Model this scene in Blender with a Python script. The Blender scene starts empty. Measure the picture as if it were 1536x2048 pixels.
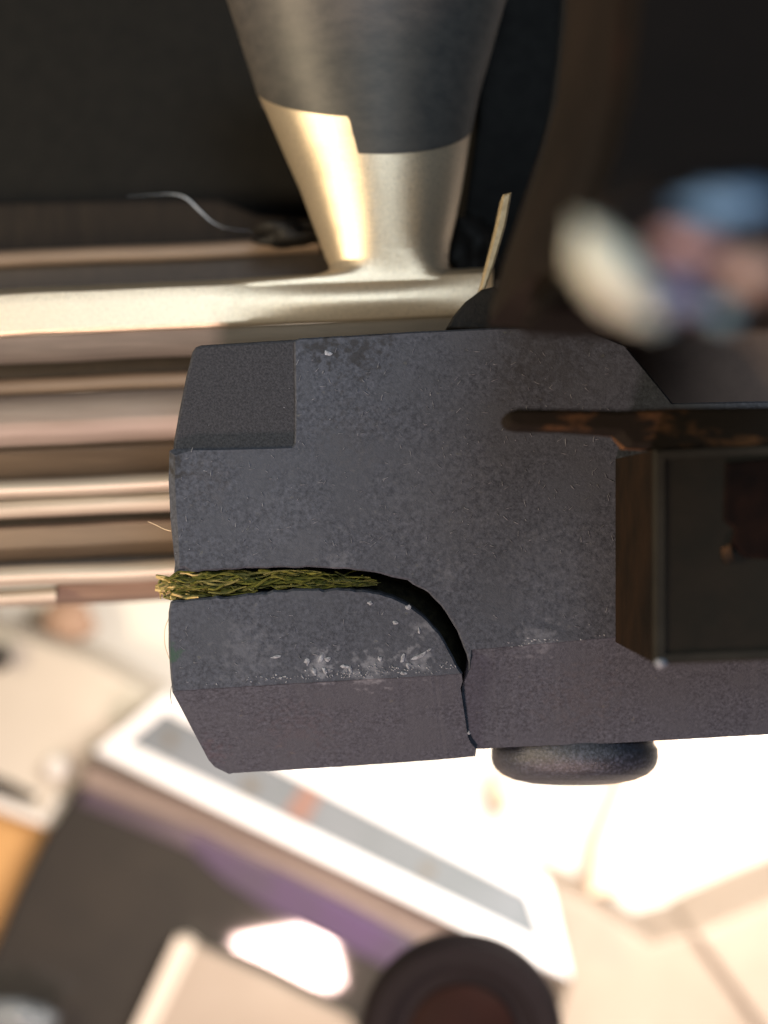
import bpy, bmesh, math, random
from mathutils import Vector, Matrix, noise

random.seed(7)
sc = bpy.context.scene
MM = 0.001                      # everything is laid out in millimetres, built in metres
DIST = 100.0                    # camera to sharp plane (mm); table lies under the camera, +Z is up
PX = 0.03                       # mm per photograph pixel in the sharp plane

# ------------------------------------------------------------------ camera
cam = bpy.data.cameras.new("camera")
co = bpy.data.objects.new("camera", cam)
sc.collection.objects.link(co)
co.location = (0, 0, DIST * MM)
cam.sensor_fit = 'VERTICAL'
cam.lens = 50.0
cam.sensor_height = 2 * 50.0 * (2048 * PX / 2) / DIST
cam.sensor_width = cam.sensor_height * 0.75
cam.clip_start = 0.002
cam.clip_end = 5.0
cam.dof.use_dof = True
cam.dof.focus_distance = (DIST + 1.2) * MM
cam.dof.aperture_fstop = 22.5
cam.dof.aperture_blades = 7
sc.camera = co

# ------------------------------------------------------------------ world, lamps, exposure
world = bpy.data.worlds.new("World")
sc.world = world
world.use_nodes = True
bg = world.node_tree.nodes["Background"]
bg.inputs[0].default_value = (0.60, 0.55, 0.52, 1)
bg.inputs[1].default_value = 0.06

def area(name, loc, target, sx, sy, watt, col, roll=0.0):
    l = bpy.data.lights.new(name, 'AREA')
    l.shape = 'RECTANGLE'
    l.size, l.size_y = sx * MM, sy * MM
    l.energy = watt
    l.color = col
    o = bpy.data.objects.new(name, l)
    sc.collection.objects.link(o)
    o.location = Vector(loc) * MM
    q = (Vector(target) - Vector(loc)).to_track_quat('-Z', 'Y')
    o.rotation_euler = (q.to_matrix() @ Matrix.Rotation(roll, 3, 'Z')).to_euler()
    return o

KEY = Vector((-190, -10, 95))           # desk lamp, upper left: streak on the post
LOW = Vector((-40, -178, 95))           # second lamp below: mirrored in the charcoal panel
area("desk_lamp", KEY, (-5, 10, -18), 60, 40, 0.66, (1.0, 0.80, 0.53), math.radians(20))
area("low_lamp", LOW, (-10, -60, -60), 34, 22, 0.48, (1.0, 0.68, 0.60), math.radians(25))
area("hidden_table_fill", (48, 8, -60), (66, -84, -230), 50, 50, 0.42, (1.0, 0.90, 0.78)).data.spread = math.radians(120)  # added lamp hidden behind the block to make the table glare
area("cool_fill", (30, 58, 230), (0, -5, 0), 80, 80, 0.42, (0.74, 0.88, 1.0))  # added cool fill over the block's face, no window known

sc.view_settings.view_transform = 'Standard'
sc.view_settings.look = 'None'
sc.view_settings.exposure = 0.0
sc.view_settings.gamma = 1.0
sc.view_settings.use_curve_mapping = False
sc.cycles.use_denoising = True
sc.cycles.max_bounces = 6

# ------------------------------------------------------------------ helpers
def W(px, py, z):
    """photograph pixel -> point (mm) at height z (0 = sharp plane, negative = further away)"""
    k = PX * (DIST - z) / DIST
    return Vector(((px - 768) * k, (1024 - py) * k, z))

def Wp(px, py, p0, n):
    """the same on a tilted plane"""
    o = Vector((0, 0, DIST)); d = W(px, py, 0) - o
    t = (p0 - o).dot(n) / d.dot(n)
    return o + d * t

BASE = {}
def thing(name, label, cat, base, group=None, kind=None):
    o = bpy.data.objects.new(name, None)
    o.empty_display_size = 0.002
    sc.collection.objects.link(o)
    o.location = Vector(base) * MM
    BASE[o.name] = Vector(base)
    tag(o, label, cat, group, kind)
    return o

def tag(o, label=None, cat=None, group=None, kind=None):
    if label: o["label"] = label
    if cat: o["category"] = cat
    if group: o["group"] = group
    if kind: o["kind"] = kind
    return o

def obj(name, verts, faces, mat, parent=None, smooth=False, mats=None, fmat=None, sharp=None):
    """verts in world mm -> one mesh object (child of parent, or top-level with its origin at its lowest middle)"""
    vs = [Vector(v) for v in verts]
    if parent is not None:
        base = BASE[parent.name]
    else:
        c = sum(vs, Vector()) / len(vs)
        base = Vector((c.x, c.y, min(v.z for v in vs)))
    me = bpy.data.meshes.new(name)
    me.from_pydata([((v - base) * MM)[:] for v in vs], [], faces)
    bm = bmesh.new(); bm.from_mesh(me)
    bmesh.ops.recalc_face_normals(bm, faces=bm.faces)
    big = [f for f in bm.faces if len(f.verts) > 4]
    if big: bmesh.ops.triangulate(bm, faces=big, ngon_method='EAR_CLIP')
    if smooth:
        for f in bm.faces: f.smooth = True
        lim = math.radians(sharp if sharp else 40)
        for e in bm.edges:
            if len(e.link_faces) == 2 and e.calc_face_angle(0) > lim: e.smooth = False
    bm.to_mesh(me); bm.free()
    for m in (mats or [mat]): me.materials.append(m)
    if fmat:
        for p, i in zip(me.polygons, fmat): p.material_index = i
    o = bpy.data.objects.new(name, me)
    sc.collection.objects.link(o)
    if parent is not None:
        o.parent = parent
    else:
        o.location = base * MM
    BASE[o.name] = base
    return o

def loft(rings, cap0=True, cap1=True, closed=True):
    n = len(rings[0]); v = []; f = []
    for r in rings: v += r
    for k in range(len(rings) - 1):
        for i in range(n if closed else n - 1):
            j = (i + 1) % n
            f.append((k * n + i, k * n + j, (k + 1) * n + j, (k + 1) * n + i))
    if cap0: f.append(tuple(range(n)))
    if cap1: f.append(tuple((len(rings) - 1) * n + i for i in range(n)))
    return v, f

def inset(poly, d):
    """move a pixel polygon inwards by d px (d may be a function of the vertex)"""
    n = len(poly)
    a = sum(poly[i][0] * poly[(i + 1) % n][1] - poly[(i + 1) % n][0] * poly[i][1] for i in range(n))
    s = 1 if a > 0 else -1
    out = []
    for i in range(n):
        p0, p1, p2 = Vector(poly[i - 1]), Vector(poly[i]), Vector(poly[(i + 1) % n])
        e1 = (p1 - p0); e2 = (p2 - p1)
        e1 = e1.normalized() if e1.length > 1e-6 else e2.normalized()
        e2 = e2.normalized() if e2.length > 1e-6 else e1
        n1 = Vector((-e1.y, e1.x)) * s; n2 = Vector((-e2.y, e2.x)) * s
        m = n1 + n2
        if m.length < 0.2: m = n1
        m.normalize()
        c = max(m.dot(n1), 0.5)
        dd = d(poly[i]) if callable(d) else d
        q = p1 + m * (dd / c)
        out.append((q.x, q.y))
    return out

def prism(name, poly, z0, z1, mat, parent=None, bev=6, zb=None, smooth=False):
    """pixel polygon seen at height z0, with a rounded front edge, straight sides down to z1"""
    zb = zb if zb is not None else bev * PX
    k0 = (DIST - z0)
    def ring(pl, z):
        return [Vector((W(x, y, z0).x, W(x, y, z0).y, z)) for x, y in pl]
    pts = [ring(inset(poly, bev), z0), ring(inset(poly, bev * .3), z0 - zb * .3), ring(poly, z0 - zb), ring(poly, z1)]
    v, f = loft(pts)
    return obj(name, v, f, mat, parent, smooth=smooth)

def plane_prism(name, poly, p0, n, thick, mat, parent=None, lift=0.0, bev=8):
    n = n.normalized()
    top = [Wp(x, y, p0 + n * lift, n) for x, y in inset(poly, bev)]
    out = [Wp(x, y, p0 + n * lift, n) - n * (bev * .07) for x, y in poly]
    bot = [v - n * thick for v in out]
    v, f = loft([top, out, bot])
    return obj(name, v, f, mat, parent)

def lathe(c, axis, prof, seg=48):
    axis = axis.normalized()
    u = axis.orthogonal().normalized(); w = axis.cross(u)
    rings = []
    for r, h in prof:
        rings.append([c + axis * h + (u * math.cos(2 * math.pi * i / seg) + w * math.sin(2 * math.pi * i / seg)) * max(r, 1e-3) for i in range(seg)])
    return loft(rings)

def tube(path, rad, seg=6):
    rings = []
    for i, p in enumerate(path):
        t = (path[min(i + 1, len(path) - 1)] - path[max(i - 1, 0)])
        t = t.normalized() if t.length > 1e-9 else Vector((1, 0, 0))
        u = t.cross(Vector((0.13, 0.31, 1))).normalized(); w = t.cross(u)
        r = rad(i / (len(path) - 1)) if callable(rad) else rad
        rings.append([p + (u * math.cos(2 * math.pi * k / seg) + w * math.sin(2 * math.pi * k / seg)) * r for k in range(seg)])
    return loft(rings)

def smooth_path(pts, n=8):
    out = []
    P = [pts[0]] + list(pts) + [pts[-1]]
    for i in range(1, len(P) - 2):
        for k in range(n):
            t = k / n
            a, b, c, d = P[i - 1], P[i], P[i + 1], P[i + 2]
            out.append(0.5 * ((2 * b) + (c - a) * t + (2 * a - 5 * b + 4 * c - d) * t * t + (3 * b - a - 3 * c + d) * t ** 3))
    out.append(pts[-1])
    return out

def mat(name, col, rough=0.5, metal=0.0, col2=None, nscale=1.0, stretch=(1, 1, 1), contrast=(0.35, 0.65), bump=0.0, bscale=8.0,
        spec=0.5, rvar=0.0, coat=0.0, detail=6.0, col3=None, n3=0.3):
    """nscale / bscale: features per millimetre"""
    m = bpy.data.materials.new(name); m.use_nodes = True
    nt = m.node_tree; b = nt.nodes["Principled BSDF"]
    b.inputs["Base Color"].default_value = (*col, 1)
    b.inputs["Roughness"].default_value = rough
    b.inputs["Metallic"].default_value = metal
    b.inputs["Specular IOR Level"].default_value = spec
    b.inputs["Coat Weight"].default_value = coat
    tc = nt.nodes.new("ShaderNodeTexCoord")
    mp = nt.nodes.new("ShaderNodeMapping")
    mp.inputs["Scale"].default_value = [s * 1000 for s in stretch]
    nt.links.new(tc.outputs["Object"], mp.inputs[0])
    def noise_node(scale, det=detail):
        n = nt.nodes.new("ShaderNodeTexNoise")
        n.inputs["Scale"].default_value = scale; n.inputs["Detail"].default_value = det; n.inputs["Roughness"].default_value = 0.62
        nt.links.new(mp.outputs[0], n.inputs["Vector"])
        return n
    def ramp(src, lo, hi):
        r = nt.nodes.new("ShaderNodeMapRange")
        r.inputs["From Min"].default_value = lo; r.inputs["From Max"].default_value = hi
        nt.links.new(src, r.inputs["Value"])
        return r.outputs[0]
    if col2:
        n = noise_node(nscale)
        mx = nt.nodes.new("ShaderNodeMix"); mx.data_type = 'RGBA'
        nt.links.new(ramp(n.outputs["Fac"], *contrast), mx.inputs["Factor"])
        mx.inputs["A"].default_value = (*col, 1); mx.inputs["B"].default_value = (*col2, 1)
        out = mx.outputs["Result"]
        if col3:
            n2 = noise_node(n3, 3)
            m2 = nt.nodes.new("ShaderNodeMix"); m2.data_type = 'RGBA'
            nt.links.new(ramp(n2.outputs["Fac"], .45, .7), m2.inputs["Factor"])
            nt.links.new(out, m2.inputs["A"]); m2.inputs["B"].default_value = (*col3, 1)
            out = m2.outputs["Result"]
        nt.links.new(out, b.inputs["Base Color"])
    if rvar:
        n = noise_node(nscale * 1.7)
        r = nt.nodes.new("ShaderNodeMapRange")
        r.inputs["From Min"].default_value = .3; r.inputs["From Max"].default_value = .7
        r.inputs["To Min"].default_value = rough - rvar; r.inputs["To Max"].default_value = rough + rvar
        nt.links.new(n.outputs["Fac"], r.inputs["Value"]); nt.links.new(r.outputs[0], b.inputs["Roughness"])
    if bump:
        n = noise_node(bscale)
        bp = nt.nodes.new("ShaderNodeBump")
        bp.inputs["Strength"].default_value = bump; bp.inputs["Distance"].default_value = 0.0001
        nt.links.new(n.outputs["Fac"], bp.inputs["Height"]); nt.links.new(bp.outputs[0], b.inputs["Normal"])
    return m

# ------------------------------------------------------------------ materials
M = dict(
    block=mat("block_plastic", (.0185, .0225, .0325), .66, 0, (.066, .076, .102), 4.6, (1, 1, 1), (.36, .80), .35, 7, .3, .06, detail=10, col3=(.037, .043, .057), n3=.3),
    step_shade=mat("recess_shade", (.014, .0155, .020), .75, 0, (.036, .038, .046), 7, bump=.4, bscale=9, spec=.2),  # block tone darkened for the shade in the corner recess
    floor=mat("slot_dark", (.006, .006, .005), .95, 0, (.016, .014, .009), 2.2, bump=.8, bscale=4, spec=0.0),
    scuff=mat("scuff_pale", (.07, .075, .09), .6, 0, (.24, .26, .30), 7),
    fleck=mat("fleck_grey", (.075, .082, .10), .7, 0, (.13, .14, .165), 4),
    screw=mat("screw_black", (.020, .022, .029), .36, 0, (.085, .095, .13), 5.0, contrast=(.45, .75), bump=.6, bscale=9, spec=.5),
    steel=mat("steel_satin", (.72, .60, .44), .32, .74, (.58, .48, .355), 6, (1, 1, 1), bump=.35, bscale=10, rvar=.07),
    zone=mat("zone_dark", (.060, .056, .052), .5, 0.05, (.040, .039, .038), .8, (.7, 1.4, 1), bump=.12, bscale=5, spec=.35),
    alu=mat("alu_satin", (.54, .49, .41), .5, .2, (.35, .30, .24), .6, (.1, 1, 1), contrast=(.3, .75)),
    alu_grey=mat("alu_grey", (.20, .185, .165), .5, .25, (.15, .14, .125), 1.2, (.12, 1, 1)),  # shaded tone of the same rail metal
    alu_brown=mat("alu_brown_tone", (.26, .185, .135), .6, .1, (.16, .11, .08), .5, (.12, 1, 1), contrast=(.3, .7)),  # browner tone: the rail metal's reflections and shade put into colour
    mauve=mat("alu_mauve_tone", (.29, .245, .215), .55, .15, (.18, .14, .115), .4, (.1, 1, 1), contrast=(.3, .7)),  # mauve tone: rail reflections put into colour
    groove=mat("groove_shade", (.040, .028, .022), .7, 0, (.028, .02, .016), 1),  # shade in the grooves put into a dark colour
    back=mat("back_black", (.0085, .0083, .0082), .85, 0, (.0115, .0108, .0103), .5, bump=.2, bscale=3, spec=.15),
    ledge=mat("ledge_brown", (.013, .010, .009), .8, 0, (.020, .015, .012), .7, (2.5, .3, 1), spec=.2),
    wall_shade=mat("wall_shade_black", (.0075, .0072, .007), .8, 0, (.011, .0105, .010), .8, spec=.08),
    grease=mat("grease", (.006, .0055, .005), .6, 0, (.012, .010, .009), 2, bump=.9, bscale=2, spec=.2),
    illuminated=mat("lit_edge_tone", (.38, .31, .20), .45, .3, (.27, .21, .12), 2),
    housing=mat("housing_brown", (.0065, .0048, .0042), .8, 0, (.0045, .0036, .0034), .12, spec=.06, col3=(.016, .0075, .006), n3=.08),
    housing_lit=mat("housing_lit", (.0135, .0095, .0075), .75, 0, (.008, .006, .005), .15, spec=.08),  # lit edge of the same housing, put into a paler colour
    plate=mat("plate_brown", (.125, .085, .067), .6, 0, (.095, .064, .052), .3, spec=.1),
    rust=mat("rusty_lever", (.009, .007, .0055), .8, 0, (.14, .066, .028), .22, (.6, 1.4, 1), (.50, .70), bump=.4, bscale=3, spec=.08),
    box=mat("box_dark", (.0078, .0076, .0063), .8, 0, (.011, .0095, .0075), .4, spec=.06),
    box_side=mat("box_side_warm", (.0145, .0085, .005), .85, 0, (.005, .004, .003), .25, (1, .7, 1), spec=.06),  # warm light on the side wall put into the brown
    box_lit_edge=mat("box_lit_edge", (.018, .017, .014), .8, 0, (.010, .0095, .008), .35, spec=.1),
    pit=mat("box_pit", (.003, .002, .002), .9, 0, (.008, .004, .003), .4, spec=.05),
    grass_a=mat("grass_green", (.125, .122, .026), .8, 0, (.05, .052, .012), 3, spec=.1),
    grass_b=mat("grass_olive", (.17, .155, .05), .7, 0, (.085, .08, .025), 3, spec=.2),
    grass_c=mat("grass_straw", (.42, .33, .12), .6, 0, (.28, .2, .06), 3),
    hair=mat("fibre_white", (.50, .56, .68), .4, 0),
    hair_tan=mat("fibre_tan", (.5, .38, .25), .5, 0),
    table=mat("table_white", (.80, .77, .73), .6, 0, (.72, .68, .63), .02),
    card=mat("card_cream", (.56, .52, .46), .7, 0, (.50, .46, .40), .03),
    cardrim=mat("card_rim", (.72, .70, .68), .5),
    slit=mat("slit_dark", (.05, .045, .04), .7),
    orange=mat("cardboard_tan", (.62, .36, .14), .75, 0, (.54, .31, .12), .05),
    white=mat("white_plastic", (.82, .83, .86), .35, 0, (.78, .79, .82), .05),
    pane=mat("pane_bluegrey", (.165, .185, .21), .25, 0, (.13, .15, .165), .04, spec=.4),
    tape=mat("red_brown_tape", (.20, .115, .095), .6),
    smudge=mat("brown_smudge", (.125, .115, .10), .7),
    panel=mat("panel_charcoal", (.046, .041, .037), .04, 0, (.038, .035, .033), .05, spec=.6),
    violet=mat("violet_flare", (.055, .028, .086), .5, 0, (.040, .030, .052), .045, contrast=(.35, .65)),  # purple lens flare painted as a surface colour
    violet_dark=mat("violet_dark_flare", (.060, .042, .070), .3, 0, (.05, .04, .05), .06),  # darker fringe of the painted flare
    bezel=mat("bezel_beige", (.25, .195, .17), .5, 0, (.19, .145, .125), .05),
    carton=mat("carton_beige", (.36, .30, .25), .7, 0, (.30, .245, .20), .04),
    carton_edge=mat("carton_edge", (.68, .60, .52), .7),
    knob=mat("knob_black", (.0085, .006, .0075), .7, 0, (.011, .008, .009), .1, spec=.15),
    knob_red=mat("knob_red", (.020, .0065, .005), .7, 0, (.014, .006, .005), .1, spec=.1),
    wood=mat("pale_wood", (.80, .62, .48), .6, 0, (.76, .56, .42), .05),
    terracotta=mat("terracotta", (.48, .31, .23), .7),
    cream=mat("cream_reflection", (.42, .40, .32), .4),  # this and the next colours are reflections put in as lumps
    blue=mat("blue_reflection", (.085, .15, .235), .4),
    pink=mat("pink_reflection", (.29, .155, .14), .4),
    peach=mat("peach_reflection", (.34, .21, .16), .35), teal=mat("teal_reflection", (.13, .20, .23), .3), indigo=mat("indigo_reflection", (.065, .06, .12), .35),
)

def add_wear(m, base, spots):
    """pale rubbed patches / dark stains of fixed shape: (px, py, z, radius px, colour, strength)"""
    nt = m.node_tree; b = nt.nodes["Principled BSDF"]
    src = b.inputs["Base Color"].links[0].from_socket
    tc = nt.nodes.new("ShaderNodeTexCoord")
    nz = nt.nodes.new("ShaderNodeTexNoise"); nz.inputs["Scale"].default_value = 2200; nz.inputs["Detail"].default_value = 6
    nt.links.new(tc.outputs["Object"], nz.inputs["Vector"])
    for px, py, z, r, col, st in spots:
        d = nt.nodes.new("ShaderNodeVectorMath"); d.operation = 'DISTANCE'
        nt.links.new(tc.outputs["Object"], d.inputs[0]); d.inputs[1].default_value = ((W(px, py, z) - base) * MM)[:]
        mr = nt.nodes.new("ShaderNodeMapRange"); mr.interpolation_type = 'SMOOTHSTEP'
        mr.inputs["From Min"].default_value = r * PX * MM; mr.inputs["From Max"].default_value = 0
        mr.inputs["To Max"].default_value = .36
        nt.links.new(d.outputs["Value"], mr.inputs["Value"])
        ad = nt.nodes.new("ShaderNodeMath"); ad.operation = 'ADD'
        nt.links.new(mr.outputs[0], ad.inputs[0]); nt.links.new(nz.outputs["Fac"], ad.inputs[1])
        th = nt.nodes.new("ShaderNodeMapRange"); th.inputs["From Min"].default_value = .70; th.inputs["From Max"].default_value = .90
        th.inputs["To Max"].default_value = st
        nt.links.new(ad.outputs[0], th.inputs["Value"])
        mx = nt.nodes.new("ShaderNodeMix"); mx.data_type = 'RGBA'
        nt.links.new(th.outputs[0], mx.inputs["Factor"]); nt.links.new(src, mx.inputs["A"]); mx.inputs["B"].default_value = (*col, 1)
        src = mx.outputs["Result"]
    nt.links.new(src, b.inputs["Base Color"])
PALE, DARK, BROWN, GREEN = (.20, .215, .25), (.010, .010, .012), (.045, .036, .028), (.02, .05, .035)
add_wear(M["block"], W(760, 1100, -14), [
    (640, 1335, 0, 75, PALE, .5), (835, 1325, 0, 70, PALE, .42), (740, 1345, 0, 90, PALE, .4), (850, 1250, 0, 55, PALE, .3), (500, 1300, 0, 150, PALE, .12),
    (1120, 1150, 0, 260, PALE, .07), (870, 1010, 0, 320, PALE, .06), (560, 1060, 0, 260, PALE, .05), (1080, 1285, 0, 90, PALE, .2), (680, 1128, 0, 60, PALE, .15), (900, 1150, 0, 60, PALE, .1),
    (720, 690, 0, 130, DARK, .8), (640, 690, 0, 80, DARK, .8), (420, 960, 0, 120, BROWN, .12), (700, 860, 0, 170, BROWN, .1), (1090, 720, 0, 240, DARK, .35), (345, 930, 0, 60, DARK, .9),
    (355, 1310, 0, 40, GREEN, .9), (600, 1450, -2.5, 160, (.06, .04, .045), .15), (1150, 1400, -2.5, 200, (.06, .045, .042), .12), (420, 1500, -3.5, 90, (.07, .04, .05), .18)])

# ================================================================== the setting: table far below
tz = -232.0
obj("table_top", *loft([[Vector((x, y, tz)) for x, y in ((-420, -420), (420, -420), (420, 420), (-420, 420))],
                        [Vector((x, y, tz - 18)) for x, y in ((-420, -420), (420, -420), (420, 420), (-420, 420))]]), M["table"])
tag(bpy.data.objects["table_top"], "white table top lit to a glare beneath the machine", "table", kind="structure")

# ================================================================== steel post and rail
post = thing("machine_rail", "satin steel rail with a flared tapering post and stacked ribs behind the block", "rail", W(640, 700, -40))
SL = -0.046
def rib(name, prof, material, x0=-260, x1=1000, smooth=True, n=48):
    rings = []
    for k in range(n + 1):
        x = x0 + (x1 - x0) * k / n
        wob = 2.5 * noise.noise(Vector((x * .006, prof[0][0] * .31, 0)))
        mound = 0.6 * math.exp(-((x - 730) / 190) ** 2) if name == "rail_bar" else 0
        rings.append([W(x, y + SL * (x - 150) + wob, z + (mound * math.sin(math.pi * min(1, max(0, (y - 586) / 72))) if z > -15.5 else 0)) for y, z in prof])
    v, f = loft(rings)
    return obj(name, v, f, M[material], post, smooth=smooth, sharp=30)

def bulge(y0, y1, zc, h, zb=-46, n=8):
    """convex strip from y0 to y1 standing h proud of zc"""
    pts = []
    for i in range(n + 1):
        a = math.pi * i / n
        t = (1 - math.cos(a)) / 2
        pts.append((y0 + (y1 - y0) * t, zc + h * math.sin(a) ** .8))
    return pts + [(y1, zb), (y0, zb)]

ZB = -15.0
rib("rail_bar", [(574, -20), (572, -17.5), (576, -15.8), (584, ZB - .1), (600, ZB), (610, ZB), (620, ZB), (630, ZB), (640, ZB), (650, ZB), (657, ZB), (664, ZB - .2), (668, ZB - .7), (668, -40), (574, -40)], "steel", x1=985)
rib("rail_lip", [(668.5, -16.0), (690, -16.8), (712, -18.2), (722, -20.5), (722, -44), (668.5, -44)], "alu_grey")
rib("rail_groove", [(715, -25), (786, -25.5), (786, -46), (715, -46)], "groove")
rib("rail_rib", bulge(752, 786, -24.3, .9), "alu_brown")
rib("rail_rib", bulge(787, 893, -23.5, 3.2), "mauve")
rib("rail_rib", [(889, -23.4), (900, -22.6), (925, -24), (950, -26), (956, -27), (956, -46), (889, -46)], "alu_brown")
rib("rail_rib", bulge(954, 991, -22.0, 2.2), "alu")
rib("rail_rib", bulge(992, 1030, -22.8, 1.4), "alu")
rib("rail_groove", [(1024, -26), (1052, -26), (1052, -46), (1024, -46)], "groove")
rib("rail_rib", [(1046, -24.5), (1052, -23.6), (1090, -24), (1112, -25.2), (1116, -26), (1116, -46), (1046, -46)], "alu_brown")
rib("rail_groove", [(1108, -26.5), (1130, -26.5), (1130, -46), (1108, -46)], "groove")
rib("rail_rib", bulge(1127, 1168, -23.2, 2.0), "alu")
rib("rail_foot", [(1166, -26), (1170, -25), (1196, -26), (1208, -28), (1208, -46), (1166, -46)], "alu_brown", x0=112)
rib("rail_foot_end", bulge(1172, 1206, -26, 1.5), "alu", x0=-260, x1=112)
# strips above the bar, before the dark wall
rib("rail_strip", bulge(496, 530, -32.5, 1.0, -48), "alu_brown", x1=640)
rib("rail_groove", [(528, -33), (580, -33), (580, -48), (528, -48)], "groove", x1=985)

# tapering post: one loft from a round section to the flat flare of the bar
sect = [  # py, left px, right px, half depth mm, squareness
    (-60, 438, 1034, 9.6, 2.0), (0, 456, 1010, 9.0, 2.0), (100, 488, 983, 8.1, 2.0), (190, 517, 957, 7.3, 2.0), (260, 547, 943, 6.7, 2.0),
    (320, 573, 934, 6.2, 2.0), (380, 600, 924, 5.7, 2.0), (440, 622, 912, 5.2, 2.05), (490, 641, 900, 4.8, 2.15), (515, 650, 897, 4.6, 2.3),
    (535, 660, 897, 4.45, 2.6), (550, 655, 902, 4.35, 3.0), (560, 628, 915, 4.3, 3.6), (567, 585, 935, 4.28, 4.5), (573, 525, 955, 4.27, 6),
    (580, 460, 975, 4.25, 8), (600, 400, 984, 4.15, 8)]
ZC = -19.22
def post_ring(py, l, r, b, p, grow=0.0, n=64):
    out = []
    for i in range(n):
        a = 2 * math.pi * i / n
        c, s = math.cos(a), math.sin(a)
        ex = 2 / p
        cx = math.copysign(abs(c) ** ex, c); cz = math.copysign(abs(s) ** ex, s)
        z = ZC + (b + grow) * cz
        mid, half = (l + r) / 2, (r - l) / 2 + grow / PX / 1.15
        q = W(mid, py, ZC)
        out.append(Vector((q.x + half * PX * (DIST - ZC) / DIST * cx, q.y, z)))
    return out
def post_ring_pt(py, l, r, b, p, a, grow):
    mid, half = (l + r) / 2, (r - l) / 2
    q = W(mid, py, ZC)
    return Vector((q.x + (half * PX * (DIST - ZC) / DIST + grow) * math.cos(a), q.y, ZC + (b + grow) * math.sin(a)))
def sect_at(py):
    for (a, b) in zip(sect, sect[1:]):
        if a[0] <= py <= b[0]:
            t = (py - a[0]) / (b[0] - a[0])
            return [py] + [a[k] + (b[k] - a[k]) * t for k in range(1, 5)]
dense = []
y = -60
while y < 600:
    dense.append(sect_at(y)); y += 10 if y < 500 else 3
v, f = loft([post_ring(*s) for s in dense])
obj("tapered_post", v, f, M["steel"], post, smooth=True, sharp=50)
# dark zone over the top of the post, its lower rim stepped; a thin shell in a darker tone
N = 320
ks = (DIST - ZC)
def seen(py, a):
    """ring height whose front at angle a shows at photograph row py"""
    p = py
    for _ in range(4):
        b = sect_at(min(max(p, -59), 590))[3]
        z = ZC + b * max(0, math.sin(a))
        p = 1024 - (1024 - py) * (DIST - z) / ks
    return p
rings = [[] for _ in range(16)]
for i in range(N):
    a = 2 * math.pi * i / N
    sn, c = math.sin(a), math.cos(a)
    if sn < 0: low = 215 if c < 0 else 262
    else:
        up = 234 - 50 * (1 - sn) ** 1.1
        dn = 308 - 54 * (1 - sn) ** 1.1
        low = up + (dn - up) * min(1, max(0, (c + .235) / .012))
    low = seen(low, a)
    for k in range(16):
        t = min(k, 14) / 14
        py = -58 + (low + 58) * t
        rings[k].append(post_ring_pt(*sect_at(py), a, .09 if k < 15 else -.02))
v, f = loft(rings, True, False)
sl = obj("dark_zone", v, f, M["zone"], post, smooth=True, sharp=50)
sl["label"] = "dark zone on the post with a stepped lower rim"

# ================================================================== dark wall, ledge, wall shade, grease
wall = thing("back_wall", "black matte wall plate behind the steel post, with a brown ledge", "wall plate", W(300, 200, -60), kind="thing")
prism("wall_panel", [(-300, -300), (1300, -300), (1300, 610), (-300, 610)], -48, -56, M["back"], wall)
prism("ledge", [(-300, 412), (250, 400), (440, 398), (520, 430), (640, 440), (640, 510), (-300, 520)], -42, -50, M["ledge"], wall, bev=10)

shade_obj = prism("shade_sheet", [(968, -120), (1135, -120), (1115, 120), (1095, 260), (1050, 420), (1010, 560), (925, 560), (930, 430), (958, 240)], -26, -40, M["wall_shade"], bev=12)  # dark sheet standing in for the shaded back wall
tag(shade_obj, "shaded wall put in as a black plate just beside the steel post, behind the lit edge", "plate")

def lump(name, c, rx, ry, rz, material, parent=None, seed=0, amp=.25, lvl=3):
    bm = bmesh.new(); bmesh.ops.create_icosphere(bm, subdivisions=lvl, radius=1)
    vs = []
    for q in bm.verts:
        p = q.co.copy()
        k = 1 + amp * noise.noise(p * 1.6 + Vector((seed * 3.1, seed, 0))) + amp * .5 * noise.noise(p * 4 + Vector((0, seed, 2)))
        vs.append(c + Vector((p.x * rx, p.y * ry, p.z * rz)) * k)
    fs = [[q.index for q in f.verts] for f in bm.faces]
    bm.free()
    return obj(name, vs, fs, M[material], parent, smooth=True, sharp=80)
tag(lump("grease_lump", W(585, 468, -27), 2.8, 1.1, 2, "grease", seed=3, amp=.6), "black crumb of grease on the rail where the post begins", "grease")
tag(lump("grease_lump", W(945, 500, -25), 1.9, 2.6, 1.6, "grease", seed=5, amp=.6), "black greasy smear in the gap between steel post and lit edge", "grease")

# lit edge and black wedge on the right of the bar
tag(prism("lit_edge_strip", [(1006, 388), (1024, 384), (1012, 450), (990, 525), (971, 578), (959, 582), (975, 520), (993, 450)], -6, -9, M["illuminated"], bev=4), "lit edge of a part put in as a thin bright strip leaning beside the post", "lit edge")  # lit edge of a part, put in as a bright strip
tag(prism("black_wedge", [(893, 656), (906, 632), (930, 604), (962, 580), (990, 572), (1010, 590), (1140, 600), (1140, 668)], -5, -12, M["grease"], bev=5), "small black wedge between the steel bar and the block's top edge", "wedge")

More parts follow.
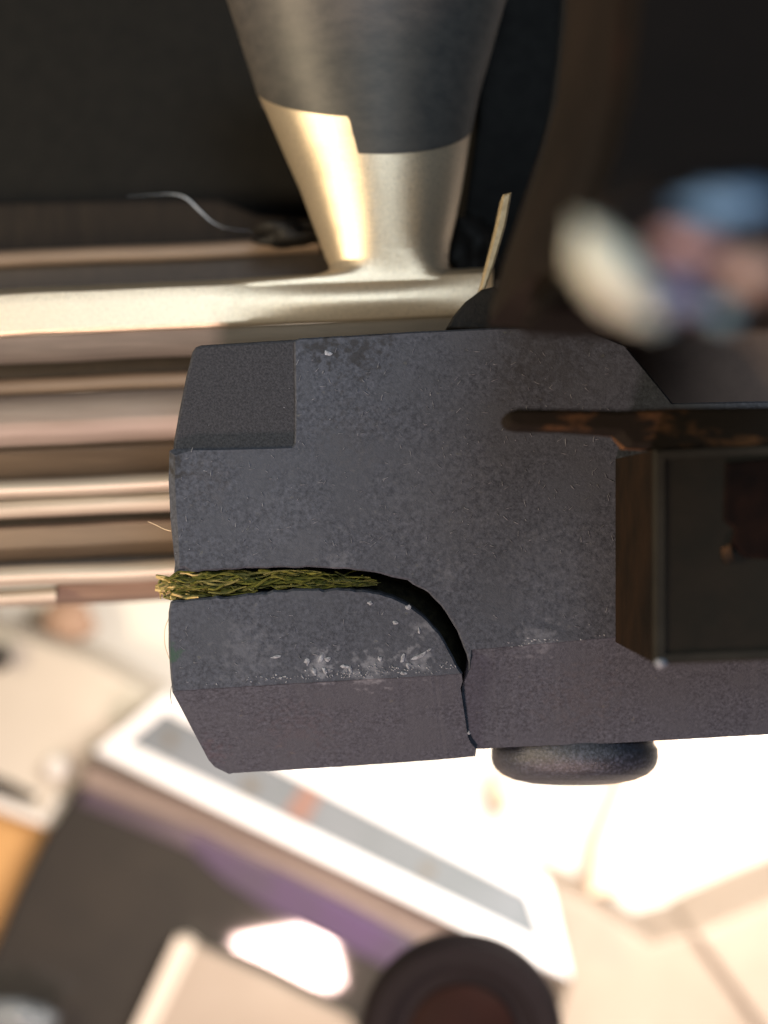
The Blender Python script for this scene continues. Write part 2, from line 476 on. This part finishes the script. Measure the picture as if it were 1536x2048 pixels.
# ================================================================== the clamp block
blk = thing("clamp_block", "dark grey speckled clamp block with a curved slot and chipped lower jaw", "clamp block", W(760, 1100, -14))
def jag(pts, step=14, amp=2.2, seed=0):
    out = []
    for i in range(len(pts) - 1):
        a, b = Vector(pts[i]), Vector(pts[i + 1])
        n = max(1, int((b - a).length / step))
        for k in range(n):
            p = a.lerp(b, k / n)
            if 0 < k or i:
                p.y += amp * noise.noise(Vector((p.x * .05, p.y * .05, seed))); p.x += amp * .6 * noise.noise(Vector((p.x * .05, p.y * .05, seed + 9)))
            out.append((p.x, p.y))
    out.append(tuple(pts[-1]))
    return out
slot_up = jag([(348, 1147), (420, 1141), (490, 1137), (560, 1135), (640, 1135), (700, 1138), (760, 1147), (815, 1161), (858, 1185), (890, 1222), (915, 1262), (933, 1308), (940, 1336)], 12, 2.5, 1)
slot_dn = jag([(341, 1203), (420, 1194), (470, 1192), (520, 1184), (600, 1178), (700, 1178), (760, 1186), (810, 1205), (848, 1232), (878, 1264), (900, 1302), (914, 1332), (925, 1346)], 12, 4.5, 2)
crack = [(1300, 941), (1336, 938), (1350, 929), (1384, 919), (1400, 922), (1420, 925), (1440, 921), (1462, 930), (1480, 940), (1494, 945), (1512, 950)]
def crack_x(y):
    for (a, b) in zip(crack, crack[1:]):
        if y <= b[0]: return a[1] + (b[1] - a[1]) * max(0, (y - a[0])) / (b[0] - a[0])
    return crack[-1][1]
ZCH = -4.6                     # depth of the lower bevelled face
# --- body: outline = top, right, bottom (bevelled), crack side, slot, left
top_l = [(350, 1128), (341, 1040), (337, 960), (339, 902)] + jag([(346, 898), (460, 897), (584, 893)], 30, 1.5, 6) + jag([(589, 886), (590, 780), (588, 682)], 30, 1.5, 8)
top = jag([(588, 682), (600, 677), (800, 665), (985, 656), (1160, 655), (1250, 690), (1345, 806), (1660, 800)], 30, 1.2, 4)[1:]
bot = [(1660, 1252), (1500, 1258), (1360, 1268), (1230, 1276), (1120, 1286), (1020, 1295), (945, 1301)]
botm = [(1660, 1462), (1500, 1471), (1360, 1479), (1230, 1486), (1120, 1490), (1020, 1494), (962, 1498)]
def pair(a, b, n, amp, seed):
    oa, ob = [], []
    for i in range(len(a) - 1):
        for k in range(n):
            t = k / n
            w = 0 if (i == 0 and k == 0) else 1
            for src, dst, sd, am in ((a, oa, seed, amp), (b, ob, seed + 5, amp * .7)):
                x = src[i][0] + (src[i + 1][0] - src[i][0]) * t; y_ = src[i][1] + (src[i + 1][1] - src[i][1]) * t
                dst.append((x, y_ + w * am * (noise.noise(Vector((x * .045, sd, 0))) + .6 * noise.noise(Vector((x * .17, sd, 3))))))
    oa.append(a[-1]); ob.append(b[-1])
    return oa, ob
bot, botm = pair(bot, botm, 10, 1.0, 3)
slot_rev = list(reversed(slot_up))
front = top_l + top + bot + slot_rev
nb0 = len(top_l) + len(top); nb1 = nb0 + len(bot)
def body_ring(t):
    ring = []
    for i, p in enumerate(front):
        if nb0 <= i < nb1:
            a, b = bot[i - nb0], botm[i - nb0]
            x = a[0] + (b[0] - a[0]) * t; yy = a[1] + (b[1] - a[1]) * t
            if i == nb1 - 1: x = crack_x(yy) + 3.4 + 1.6 * noise.noise(Vector((yy * .06, 0, 0)))
            ring.append((x, yy))
        elif i == nb1:                      # slot tip slides down the crack
            yy = 1336 + (1499 - 1336) * t
            ring.append((min(crack_x(yy) + 2.6, ring[-1][0] - .4) if t > 0 else p[0], yy - 6 * t))
        else:
            ring.append(p)
    return ring
def bevd(p):
    if p[0] < 372: return 13
    return 3.0
ins = inset(front, bevd)
for i in list(range(nb0, nb1)): ins[i] = (ins[i][0], bot[i - nb0][1] - 2)
rings = [[W(x, y, -.0 + .02 * noise.noise(Vector((x * .02, y * .02, 0)))) for x, y in ins], [W(x, y, -.16 if x > 372 else -.5) for x, y in front]]
for k in range(1, 13):
    t = k / 12
    z = -.16 + (ZCH + .16) * t
    if k == 12: rings += [[W(x, y, z) for x, y in body_ring(1)]]
    else:
        r = []
        for i, (x, y) in enumerate(body_ring(t)):
            if nb0 <= i <= nb1: r.append(W(x, y, z))
            else: q = W(x, y, -.16); r.append(Vector((q.x, q.y, z)))
        rings.append(r)
rings[-1] = [W(x, y, ZCH) if nb0 <= i <= nb1 else Vector((W(x, y, -.16).x, W(x, y, -.16).y, ZCH)) for i, (x, y) in enumerate(body_ring(1))]
rings.append([Vector((p.x, p.y, -13)) for p in rings[-1]])
v, f = loft(rings)
obj("block_body", v, f, M["block"], blk)
# --- jaw below the slot
jb = [(345, 1384), (470, 1376), (600, 1368), (740, 1360), (850, 1354), (923, 1349)]
jm = [(432, 1548), (520, 1543), (640, 1536), (760, 1528), (870, 1520), (948, 1513)]
jb, jm = pair(jb, jm, 12, 1.3, 9)
left = [(337, 1225), (337, 1290), (341, 1350)]
jf = list(reversed(slot_dn)) + left + jb
j0 = len(slot_dn) + len(left)
jin = inset(jf, 4.0)
for i in range(j0, len(jf)): jin[i] = (jin[i][0], jf[i][1] - 2)
rr = [[W(x, y, .015 * noise.noise(Vector((x * .02, y * .02, 7)))) for x, y in jin], [W(x, y, -.16) for x, y in jf]]
def jag_edge(x): return 0
for k in range(1, 13):
    t = k / 12
    z = -.16 + (ZCH + .16) * t
    r = []
    for i, (x, y) in enumerate(jf):
        if i >= j0:
            a, b = jb[i - j0], jm[i - j0]
            xx = a[0] + (b[0] - a[0]) * t; yy = a[1] + (b[1] - a[1]) * t
            if i - j0 < 5 and t > .85:       # rounded lower left corner
                xx += (26 - 5 * (i - j0)) * ((t - .85) / .15) ** 2
            if i == len(jf) - 1:
                xx = crack_x(yy) - 0.4 + 1.5 * noise.noise(Vector((yy * .09, 4, 0))) if yy < 1496 else crack_x(yy) + 8 * (1 - abs(yy - 1502) / 12)
            r.append(W(xx, yy, z))
        elif i == 0:
            q = W(x, y, -.16); r.append(Vector((q.x - 0.0, q.y, z)))
        elif i >= len(slot_dn):              # left side leans with the bevel
            s = (i - len(slot_dn) + 1) / (len(left) + 1)
            r.append(W(x + 60 * t * s * s * .6, y, z))
        else:
            q = W(x, y, -.16); r.append(Vector((q.x, q.y, z)))
    rr.append(r)
rr.append([Vector((p.x, p.y, -13)) for p in rr[-1]])
v, f = loft(rr)
obj("lower_jaw", v, f, M["block"], blk)
# --- dark floor at the bottom of the slot and crack
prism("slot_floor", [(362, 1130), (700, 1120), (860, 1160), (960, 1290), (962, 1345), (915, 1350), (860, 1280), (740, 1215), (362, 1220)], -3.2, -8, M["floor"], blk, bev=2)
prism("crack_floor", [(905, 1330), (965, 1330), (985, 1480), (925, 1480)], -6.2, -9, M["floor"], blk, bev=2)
# --- step in the upper corner, its recess shade put into a darker material
prism("corner_step", [(345, 912), (347, 885), (358, 822), (372, 752), (384, 704), (391, 694), (402, 690), (500, 684), (600, 678), (600, 912)], -.55, -13, M["step_shade"], blk, bev=6)
# --- pale scuffs and chips
sv, sf = [], []
def fleck(px, py, rx, ry, ang=0, z=.03, n=9):
    o = len(sv); ca, sa = math.cos(ang), math.sin(ang)
    ring = []
    for i in range(n):
        a = 2 * math.pi * i / n; k = random.uniform(.55, 1.25)
        x, y_ = rx * k * math.cos(a), ry * k * math.sin(a)
        ring.append((px + x * ca - y_ * sa, py + x * sa + y_ * ca))
    sv.extend([W(x, y_, z) for x, y_ in ring]); sv.append(W(px, py, z + .03))
    for i in range(n): sf.append((o + i, o + (i + 1) % n, o + n))
for a in [(740, 1206, 7, 5, .2), (552, 1314, 11, 4, 0), (614, 1322, 6, 9, .1), (627, 1342, 5, 11, -.5), (641, 1318, 5, 10, .4), (655, 1318, 7, 5, 0), (650, 1342, 4, 9, -.5),
          (690, 1333, 9, 4, .2), (700, 1338, 4, 8, 0), (760, 1318, 6, 6, 0), (805, 1316, 4, 9, .2), (816, 1332, 4, 10, -.3), (838, 1312, 19, 4, -.45), (806, 1346, 8, 4, 0),
          (858, 1300, 9, 3, -.5), (815, 1215, 6, 6, .4), (838, 1262, 3, 9, 0), (790, 1246, 6, 4, 0), (657, 707, 9, 6, .5), (938, 1465, 3, 4, .3), (745, 1090, 0.5, 9, .9)]:
    fleck(*a)
for k in range(170):
    px = random.gauss(700, 130); py = 1352 + .062 * (600 - px) + random.gauss(8, 6) - 8
    if 360 < px < 915: fleck(px, py, random.uniform(1, 3), random.uniform(.8, 1.8), random.uniform(-1, 1), .02)
for k in range(60):
    px, py = random.uniform(370, 1200), random.uniform(720, 1270)
    if py > 1120 and px < 960: continue
    fleck(px, py, random.uniform(.7, 1.8), random.uniform(.5, 1.2), random.uniform(-1, 1), .025)
for k in range(26):
    px = random.uniform(1000, 1240); fleck(px, 1294 - (px - 1000) * .085 + random.gauss(-5, 4), random.uniform(1, 4), random.uniform(.8, 2), random.uniform(-.4, .4), .0)
n_pale = len(sf)
for k in range(520):
    px, py = random.uniform(352, 1225), random.uniform(700, 1370)
    if 1120 < py < 1215 or (py > 1215 and 830 < px < 960) or (py > 1255 and px > 930) or (py > 1340): continue
    if px < 592 and py < 900: continue
    fleck(px, py, random.uniform(2.5, 9), random.uniform(.5, 1.1), random.uniform(-1.57, 1.57), .012, 6)
sc_o = obj("scuff_marks", sv, sf, None, blk, mats=[M["scuff"], M["fleck"]], fmat=[0] * n_pale + [1] * (len(sf) - n_pale))
sc_o["kind"] = "stuff"
# hair scratches
# --- screw head under the block
R = 5.45
n_ax = Vector((0, -math.cos(math.radians(9)), math.sin(math.radians(9))))
prof = [(R * .9, -3), (R * .96, .0), (R, .35), (R, .9), (R * .985, 1.25), (R * .95, 1.6), (R * .87, 2.0), (R * .72, 2.35), (R * .5, 2.6), (R * .25, 2.7), (0.02, 2.72)]
v, f = lathe(W(1148, 1488, -9.8), n_ax, prof, 64)
obj("screw_head", v, f, M["screw"], blk, smooth=True, sharp=50)

# --- box standing out of the block towards the viewer
boxp = thing("box_guide", "dark rectangular guide box standing out of the block, black pit, lit edge put into a pale rim", "guide box", W(1400, 1100, 0))
H = 14.6
def up(px, py, z): q = W(px, py, .05); return Vector((q.x, q.y, z))
x0, x1, y0, y1 = 1231, 1700, 918, 1284
v, f = loft([[up(x, y, .06) for x, y in ((x0, y0), (x1, y0 - 20), (x1, y1 - 18), (x0, y1))],
             [up(x, y, H - .5) for x, y in ((x0, y0), (x1, y0 - 20), (x1, y1 - 18), (x0, y1))]])
obj("side_wall", v, f, M["box_side"], boxp)
def rng(d, z): return [up(x, y, z) for x, y in ((x0 + d, y0 + d), (x1 - d, y0 - 20 + d), (x1 - d, y1 - 18 - d), (x0 + d, y1 - d))]
v, f = loft([rng(-1, H - .55), rng(-1, H - .15), rng(3, H + .1), rng(16, H + .1), rng(16, H - .4)], True, False)
obj("rim", v, f, M["box_lit_edge"], boxp)  # edge highlight put into the rim's paler colour
v, f = loft([rng(15, H - .3), rng(15, H - .02)])
obj("front_face", v, f, M["box"], boxp)
prism("pit", [(1452, 925), (1560, 915), (1560, 1120), (1490, 1115), (1462, 1090), (1470, 1060), (1448, 1040)], H + .25, H - .3, M["pit"], boxp, bev=6)
prism("orange_glint", [(1446, 1095), (1462, 1088), (1470, 1120), (1456, 1128), (1446, 1115)], H + .4, H - .2, M["rust"], boxp, bev=4)  # orange glint put in as a coloured patch
lump("corner_glint", W(1322, 1326, H), .34, .28, .25, "fleck", boxp, 2, .2)  # corner highlight modelled as a pale lump

# --- rusty lever lying over the block
lv = prism("rusty_lever", [(1014, 828), (1022, 820), (1040, 816), (1130, 818), (1240, 820), (1330, 816), (1620, 812), (1620, 890), (1470, 896), (1440, 908), (1405, 896), (1330, 898), (1262, 894), (1240, 868), (1130, 860), (1040, 858), (1022, 854), (1014, 846), (1011, 837)], 13, 9.5, M["rust"], bev=9)
tag(lv, "thin dark lever with orange rust, lying across the block above the guide box", "lever")
# --- brown plate behind the sloping corner
tag(prism("brown_plate", [(1120, 560), (1700, 560), (1700, 840), (1250, 840)], -4, -8, M["plate"], bev=6), "plain brown plate behind the sloping upper corner of the block", "plate")

# ================================================================== housing close to the lens, upper right
hs = thing("machine_housing", "dark brown machine housing, much blurred, its lit sloping edge put in paler", "housing", W(1300, 300, 20))
hp = [(1150, -250), (1140, 0), (1122, 170), (1088, 290), (1050, 400), (1012, 510), (988, 590), (980, 640), (1110, 652), (1290, 662), (1750, 634), (1750, -250)]
def hring(d, z, zr):
    k = DIST - zr
    return [Vector((W(x, y, zr).x, W(x, y, zr).y, z)) for x, y in inset(hp, d)]
rg = []
for q in range(9):
    a = math.pi / 2 * q / 8
    rg.append(hring(lambda p, a=a: (110 if p[0] < 1100 or p[1] < 300 else 30) * (1 - math.sin(a)), 34 - 10 * (1 - math.cos(a)), 24))
rg.append(hring(4, 21, 24))
v, f = loft(rg)
obj("housing_body", v, f, M["housing_lit"], hs, smooth=True, sharp=50)
prism("housing_cover", [(1275, -250), (1255, 0), (1240, 170), (1205, 310), (1160, 430), (1125, 540), (1075, 605), (1070, 636), (1290, 648), (1750, 620), (1750, -250)], 36, 30, M["housing"], hs, bev=30, zb=2.5)
bp_ = [(1190, 400), (1290, 350), (1750, 340), (1750, 620), (1400, 640), (1290, 630), (1215, 580)]
v, f = loft([[W(x, y, 58) for x, y in inset(bp_, 25)], [W(x, y, 55) for x, y in bp_], [W(x, y, 33) for x, y in inset(bp_, -6)]])
obj("raised_boss", v, f, M["housing"], hs)
reflections = thing("reflection_lumps", "cream, blue and pink reflections in the brown housing, modelled as blurred lumps", "reflection", W(1350, 530, 57))  # room reflections on the housing, modelled as coloured lumps
def reflection_lump(name, px, py, rx, ry, ang, material, seed, z=61):
    c = W(px, py, z); k = PX * (DIST - z) / DIST
    vs_o = lump(name, c, rx * k, ry * k, min(rx, ry) * k * .9, material, reflections, seed, .5)
    base = BASE[reflections.name]
    rot = Matrix.Rotation(ang, 3, 'Z'); loc = (c - base) * MM
    for q in vs_o.data.vertices: q.co = rot @ (q.co - loc) + loc
    return vs_o
reflection_lump("cream_lump", 1222, 540, 100, 50, -.85, "cream", 1)
reflection_lump("cream_lump", 1262, 592, 60, 30, -.9, "cream", 11)
reflection_lump("blue_lump", 1465, 412, 95, 30, .05, "blue", 2)
reflection_lump("pink_lump", 1385, 495, 78, 32, -.25, "pink", 3)
reflection_lump("peach_lump", 1500, 545, 66, 36, .3, "peach", 4)
reflection_lump("teal_lump", 1312, 628, 28, 22, 0, "teal", 5)
reflection_lump("indigo_lump", 1360, 580, 78, 36, -.6, "indigo", 6, 60)
reflection_lump("teal_lump", 1442, 622, 30, 24, 0, "teal", 7)

# ================================================================== grass in the slot, loose fibres
gv, gf, gm = [], [], []
def strand(path, w, mi):
    o = len(gv)
    v, f = tube(path, lambda t: w * (1 - .5 * t), 4)
    gv.extend(v); gf.extend([tuple(i + o for i in q) for q in f]); gm.extend([mi] * len(f))
clumps = [(345, 1173, 24, 70, .0), (385, 1169, 25, 60, .0), (430, 1166, 24, 60, .1), (470, 1163, 20, 46, .3), (510, 1156, 12, 22, .8), (565, 1157, 17, 46, .3), (615, 1160, 16, 44, .5),
          (660, 1166, 11, 30, .8), (705, 1165, 9, 20, 1.2)]
for cx, cy, hh, cnt, dz in clumps:
    for k in range(int(cnt * .8)):
        x = random.gauss(cx, 24); yy = cy + random.uniform(-hh, hh)
        z = -random.uniform(.1, 1.8) - dz
        ang = random.gauss(0, .16); ln = random.uniform(24, 85)
        bow = random.gauss(0, 5); lo_ = 312 + 34 * random.random() ** .7
        pts = []
        for q in range(5):
            t = q / 4 - .5
            px_ = max(x + ln * t * math.cos(ang), lo_); py_ = yy + ln * t * math.sin(ang) + bow * (1 - 4 * t * t) + random.gauss(0, 1.2)
            py_ = min(max(py_, 1141 if px_ > 352 else 1156), 1198 - max(0, (px_ - 340)) * .07)
            pts.append(W(px_, py_, z + random.gauss(0, .08)))
        mi = 2 if (x < 400 and random.random() < .16) else (1 if random.random() < .35 else 0)
        strand(smooth_path(pts, 3), random.uniform(.03, .115), mi)
for k in range(7):
    yy = 1172 + random.gauss(0, 7)
    strand(smooth_path([W(312 + random.uniform(-4, 14), yy + random.gauss(0, 5), -.8), W(340, yy + random.gauss(0, 4), -.8), W(380, 1170 + random.gauss(0, 8), -.9)], 4), .13, 2)
g = obj("grass_clippings", gv, gf, None, None, True, mats=[M["grass_a"], M["grass_b"], M["grass_c"]], fmat=gm, sharp=80)
tag(g, "wad of green and straw coloured grass clippings wedged in the slot", "grass clippings", kind="stuff")

fib = smooth_path([W(255, 393, -25.6), W(300, 390, -25.5), W(342, 388, -25), W(372, 396, -24.5), W(398, 420, -24), W(425, 444, -24), W(455, 457, -24), W(505, 462, -25)], 8)
v, f = tube(fib, lambda t: .005 + .055 * math.exp(-((t - .52) / .2) ** 2), 6)
tag(obj("fibre", v, f, M["hair"], None, True, sharp=80), "pale bluish wavy fibre clinging above the rail, left of the post", "fibre")
def hair(pts, r, m, label):
    v, f = tube(smooth_path([W(*p) for p in pts], 6), r, 5)
    tag(obj("fibre", v, f, M[m], None, True, sharp=80), label, "fibre")
hair([(296, 1043, -1), (312, 1050, -.9), (328, 1058, -.7), (342, 1062, -.5)], .028, "hair_tan", "short tan bristle sticking out from the block above the slot")
hair([(338, 1236, -.8), (330, 1258, -.6), (330, 1290, -.6), (339, 1318, -.6)], .022, "hair_tan", "fine looped hair on the jaw's outer edge below the grass")
hair([(343, 1372, -.4), (341, 1388, -.3), (343, 1408, -.3)], .02, "grease", "tiny dark hair hanging at the jaw's lower outer corner")

# ================================================================== things on the table
def flat(name, poly, z, th, m, label=None, cat=None, parent=None, bev=8):
    o = prism(name, poly, z, z - th, M[m], parent, bev=bev, zb=bev * .05)
    if label: tag(o, label, cat)
    return o
# card tray, left
ct = thing("card_tray", "cream card tray with a pale rim and dark slit, beside the tan cardboard", "tray", W(80, 1450, -226))
flat("tray_floor", [(-260, 1180), (0, 1262), (165, 1312), (312, 1394), (196, 1502), (108, 1640), (-20, 1572), (-260, 1470)], -203, 20, "card", parent=ct, bev=14)
flat("tray_rim", [(-260, 1490), (-20, 1590), (84, 1632), (112, 1590), (130, 1600), (112, 1648), (92, 1656), (-30, 1612), (-260, 1520)], -201, 3, "cardrim", parent=ct, bev=5)
flat("dark_slit", [(-60, 1536), (10, 1560), (72, 1590), (66, 1604), (0, 1582), (-60, 1556)], -202.2, 1.5, "slit", parent=ct, bev=3)
v, f = lathe(W(112, 1532, -203.5), Vector((.3, 0, 1)), [(2.2, 0), (2.2, 2.6), (1.6, 3.3), (.02, 3.5)], 24)
obj("round_peg", v, f, M["cardrim"], ct, smooth=True)
flat("tan_cardboard", [(-260, 1560), (-30, 1612), (92, 1654), (40, 1770), (0, 1850), (-120, 2090), (-260, 2090)], -206, 14, "orange", "tan cardboard piece at the lower edge of the cream tray", "cardboard")

# charcoal panel, tilted so that it mirrors the lamp
p0 = W(575, 1924, -196)
n = ((Vector((0, 0, DIST)) - p0).normalized() + (LOW - p0).normalized()).normalized()
pn = thing("charcoal_tablet", "glossy charcoal panel with a violet lens flare painted on, mirroring a lamp, under the white tray", "tablet", W(420, 1860, -215))
plane_prism("panel_sheet", [(150, 1578), (96, 1662), (40, 1770), (0, 1870), (-60, 1990), (-120, 2130), (900, 2130), (1010, 1990), (640, 1790), (400, 1680)], p0, n, 4, M["panel"], pn, 0, 10)
plane_prism("flare_band", [(372, 1652), (440, 1684), (560, 1738), (690, 1806), (860, 1900), (850, 1960), (760, 1935), (690, 1900), (620, 1868), (530, 1820), (450, 1770), (385, 1712)], p0, n, .5, M["violet"], pn, .35, 8)  # lens flare glow laid on the panel as a coloured strip
plane_prism("flare_border", [(170, 1562), (400, 1648), (560, 1710), (540, 1752), (380, 1706), (150, 1612)], p0, n, .5, M["violet_dark"], pn, .3, 8)
plane_prism("bezel", [(172, 1520), (420, 1610), (700, 1740), (1020, 1908), (1010, 1975), (680, 1800), (420, 1672), (156, 1572)], p0, n, 3, M["bezel"], pn, .8, 8)

# white frame with blue-grey pane
fr = thing("glass_tray", "white plastic tray holding a blue-grey pane, tilted across below the block", "tray", W(660, 1650, -215))
fz = -188
outer = [(330, 1388), (1098, 1768), (1142, 1958), (186, 1502)]
inner = [(330, 1424), (1056, 1792), (1090, 1893), (252, 1486)]
for a in range(4):
    b = (a + 1) % 4
    flat("frame_bar", [outer[a], outer[b], inner[b], inner[a]], fz + a * .02, 9, "white", parent=fr, bev=5)
pne = flat("pane", [(318, 1416), (1064, 1790), (1098, 1902), (236, 1488)], fz - .8, 5, "pane", parent=fr, bev=2)
flat("red_tape", [(612, 1560), (652, 1576), (612, 1650), (566, 1628)], fz - .6, .3, "tape", parent=fr, bev=2)
flat("brown_smudge", [(330, 1462), (352, 1466), (350, 1492), (330, 1494)], fz - .6, .3, "smudge", parent=fr, bev=2)
flat("brown_smudge", [(846, 1724), (872, 1734), (862, 1756), (838, 1748)], fz - .6, .3, "smudge", parent=fr, bev=2)
flat("brown_smudge", [(490, 1556), (520, 1560), (510, 1590), (484, 1580)], fz - .6, .3, "smudge", parent=fr, bev=2)

# small carton at the bottom edge
cb = thing("small_carton", "small beige carton with paler edges in front of the charcoal panel", "carton", W(470, 2000, -195))
flat("carton_top", [(368, 1884), (520, 1950), (700, 2042), (760, 2200), (200, 2200)], -191.5, 3, "carton", parent=cb, bev=5)
flat("carton_edge", [(350, 1880), (372, 1878), (390, 1890), (240, 2200), (200, 2200), (270, 2050)], -191, 3.4, "carton_edge", parent=cb, bev=4)

# knob
kb = thing("round_knob", "dark round knob with a reddish centre, rising at the bottom edge", "knob", W(925, 2080, -120))
kc = W(925, 2078, -70)
s_ = PX * 1.70
v, f = lathe(kc + Vector((0, 0, -30)), Vector((0, 0, 1)), [(120 * s_, 14), (150 * s_, 22), (196 * s_, 26), (205 * s_, 28), (200 * s_, 29.4), (186 * s_, 30.2), (150 * s_, 30.4), (146 * s_, 29.6), (.02, 29.5)], 64)
obj("knob_body", v, f, M["knob"], kb, smooth=True, sharp=40)
v, f = lathe(kc + Vector((0, 0, -.45)), Vector((0, 0, 1)), [(108 * s_, 0), (108 * s_, .5), (95 * s_, 1.1), (.02, 1.5)], 48)
obj("knob_disc", v, f, M["knob_red"], kb, smooth=True, sharp=40)

# cartons on the right
c1 = flat("beige_box", [(1098, 1772), (1180, 1806), (1306, 1888), (1400, 1862), (1600, 2120), (1060, 2250), (1140, 1960)], -205, 24, "carton", "beige box lying at the end of the white tray", "box", bev=10)
c2 = flat("beige_box", [(1392, 1870), (1536, 1806), (1700, 1740), (1800, 2200), (1590, 2140)], -200, 28, "carton", "beige box in the lower corner, beyond the dark crease", "box", bev=14)
flat("pale_stick", [(1290, 1440), (1352, 1440), (1296, 1620), (1262, 1700), (1240, 1790), (1178, 1790), (1196, 1690)], -214, 12, "wood", "pale peach wooden stick on the glaring table under the screw head", "stick", bev=8)
tag(lump("peach_crumb", W(1000, 1575, -226), 2.2, 4.5, 2, "wood", None, 4, .2), "small peach crumb on the bright table below the crack", "crumb")
tag(lump("terracotta_shard", W(138, 1244, -222), 5, 4.5, 4, "terracotta", None, 6, .3), "terracotta shard on the table just under the rail's foot", "shard")
tag(lump("dark_pebble", W(-6, 1315, -198), 2.6, 2.6, 2.5, "slit", None, 8, .2), "dark pebble at the picture's edge beside the cream tray", "pebble")
tag(lump("white_tissue", W(20, 2046, -188), 7, 4, 3, "pane", None, 9, .35), "crumpled white tissue in the bottom corner on the charcoal panel", "tissue")
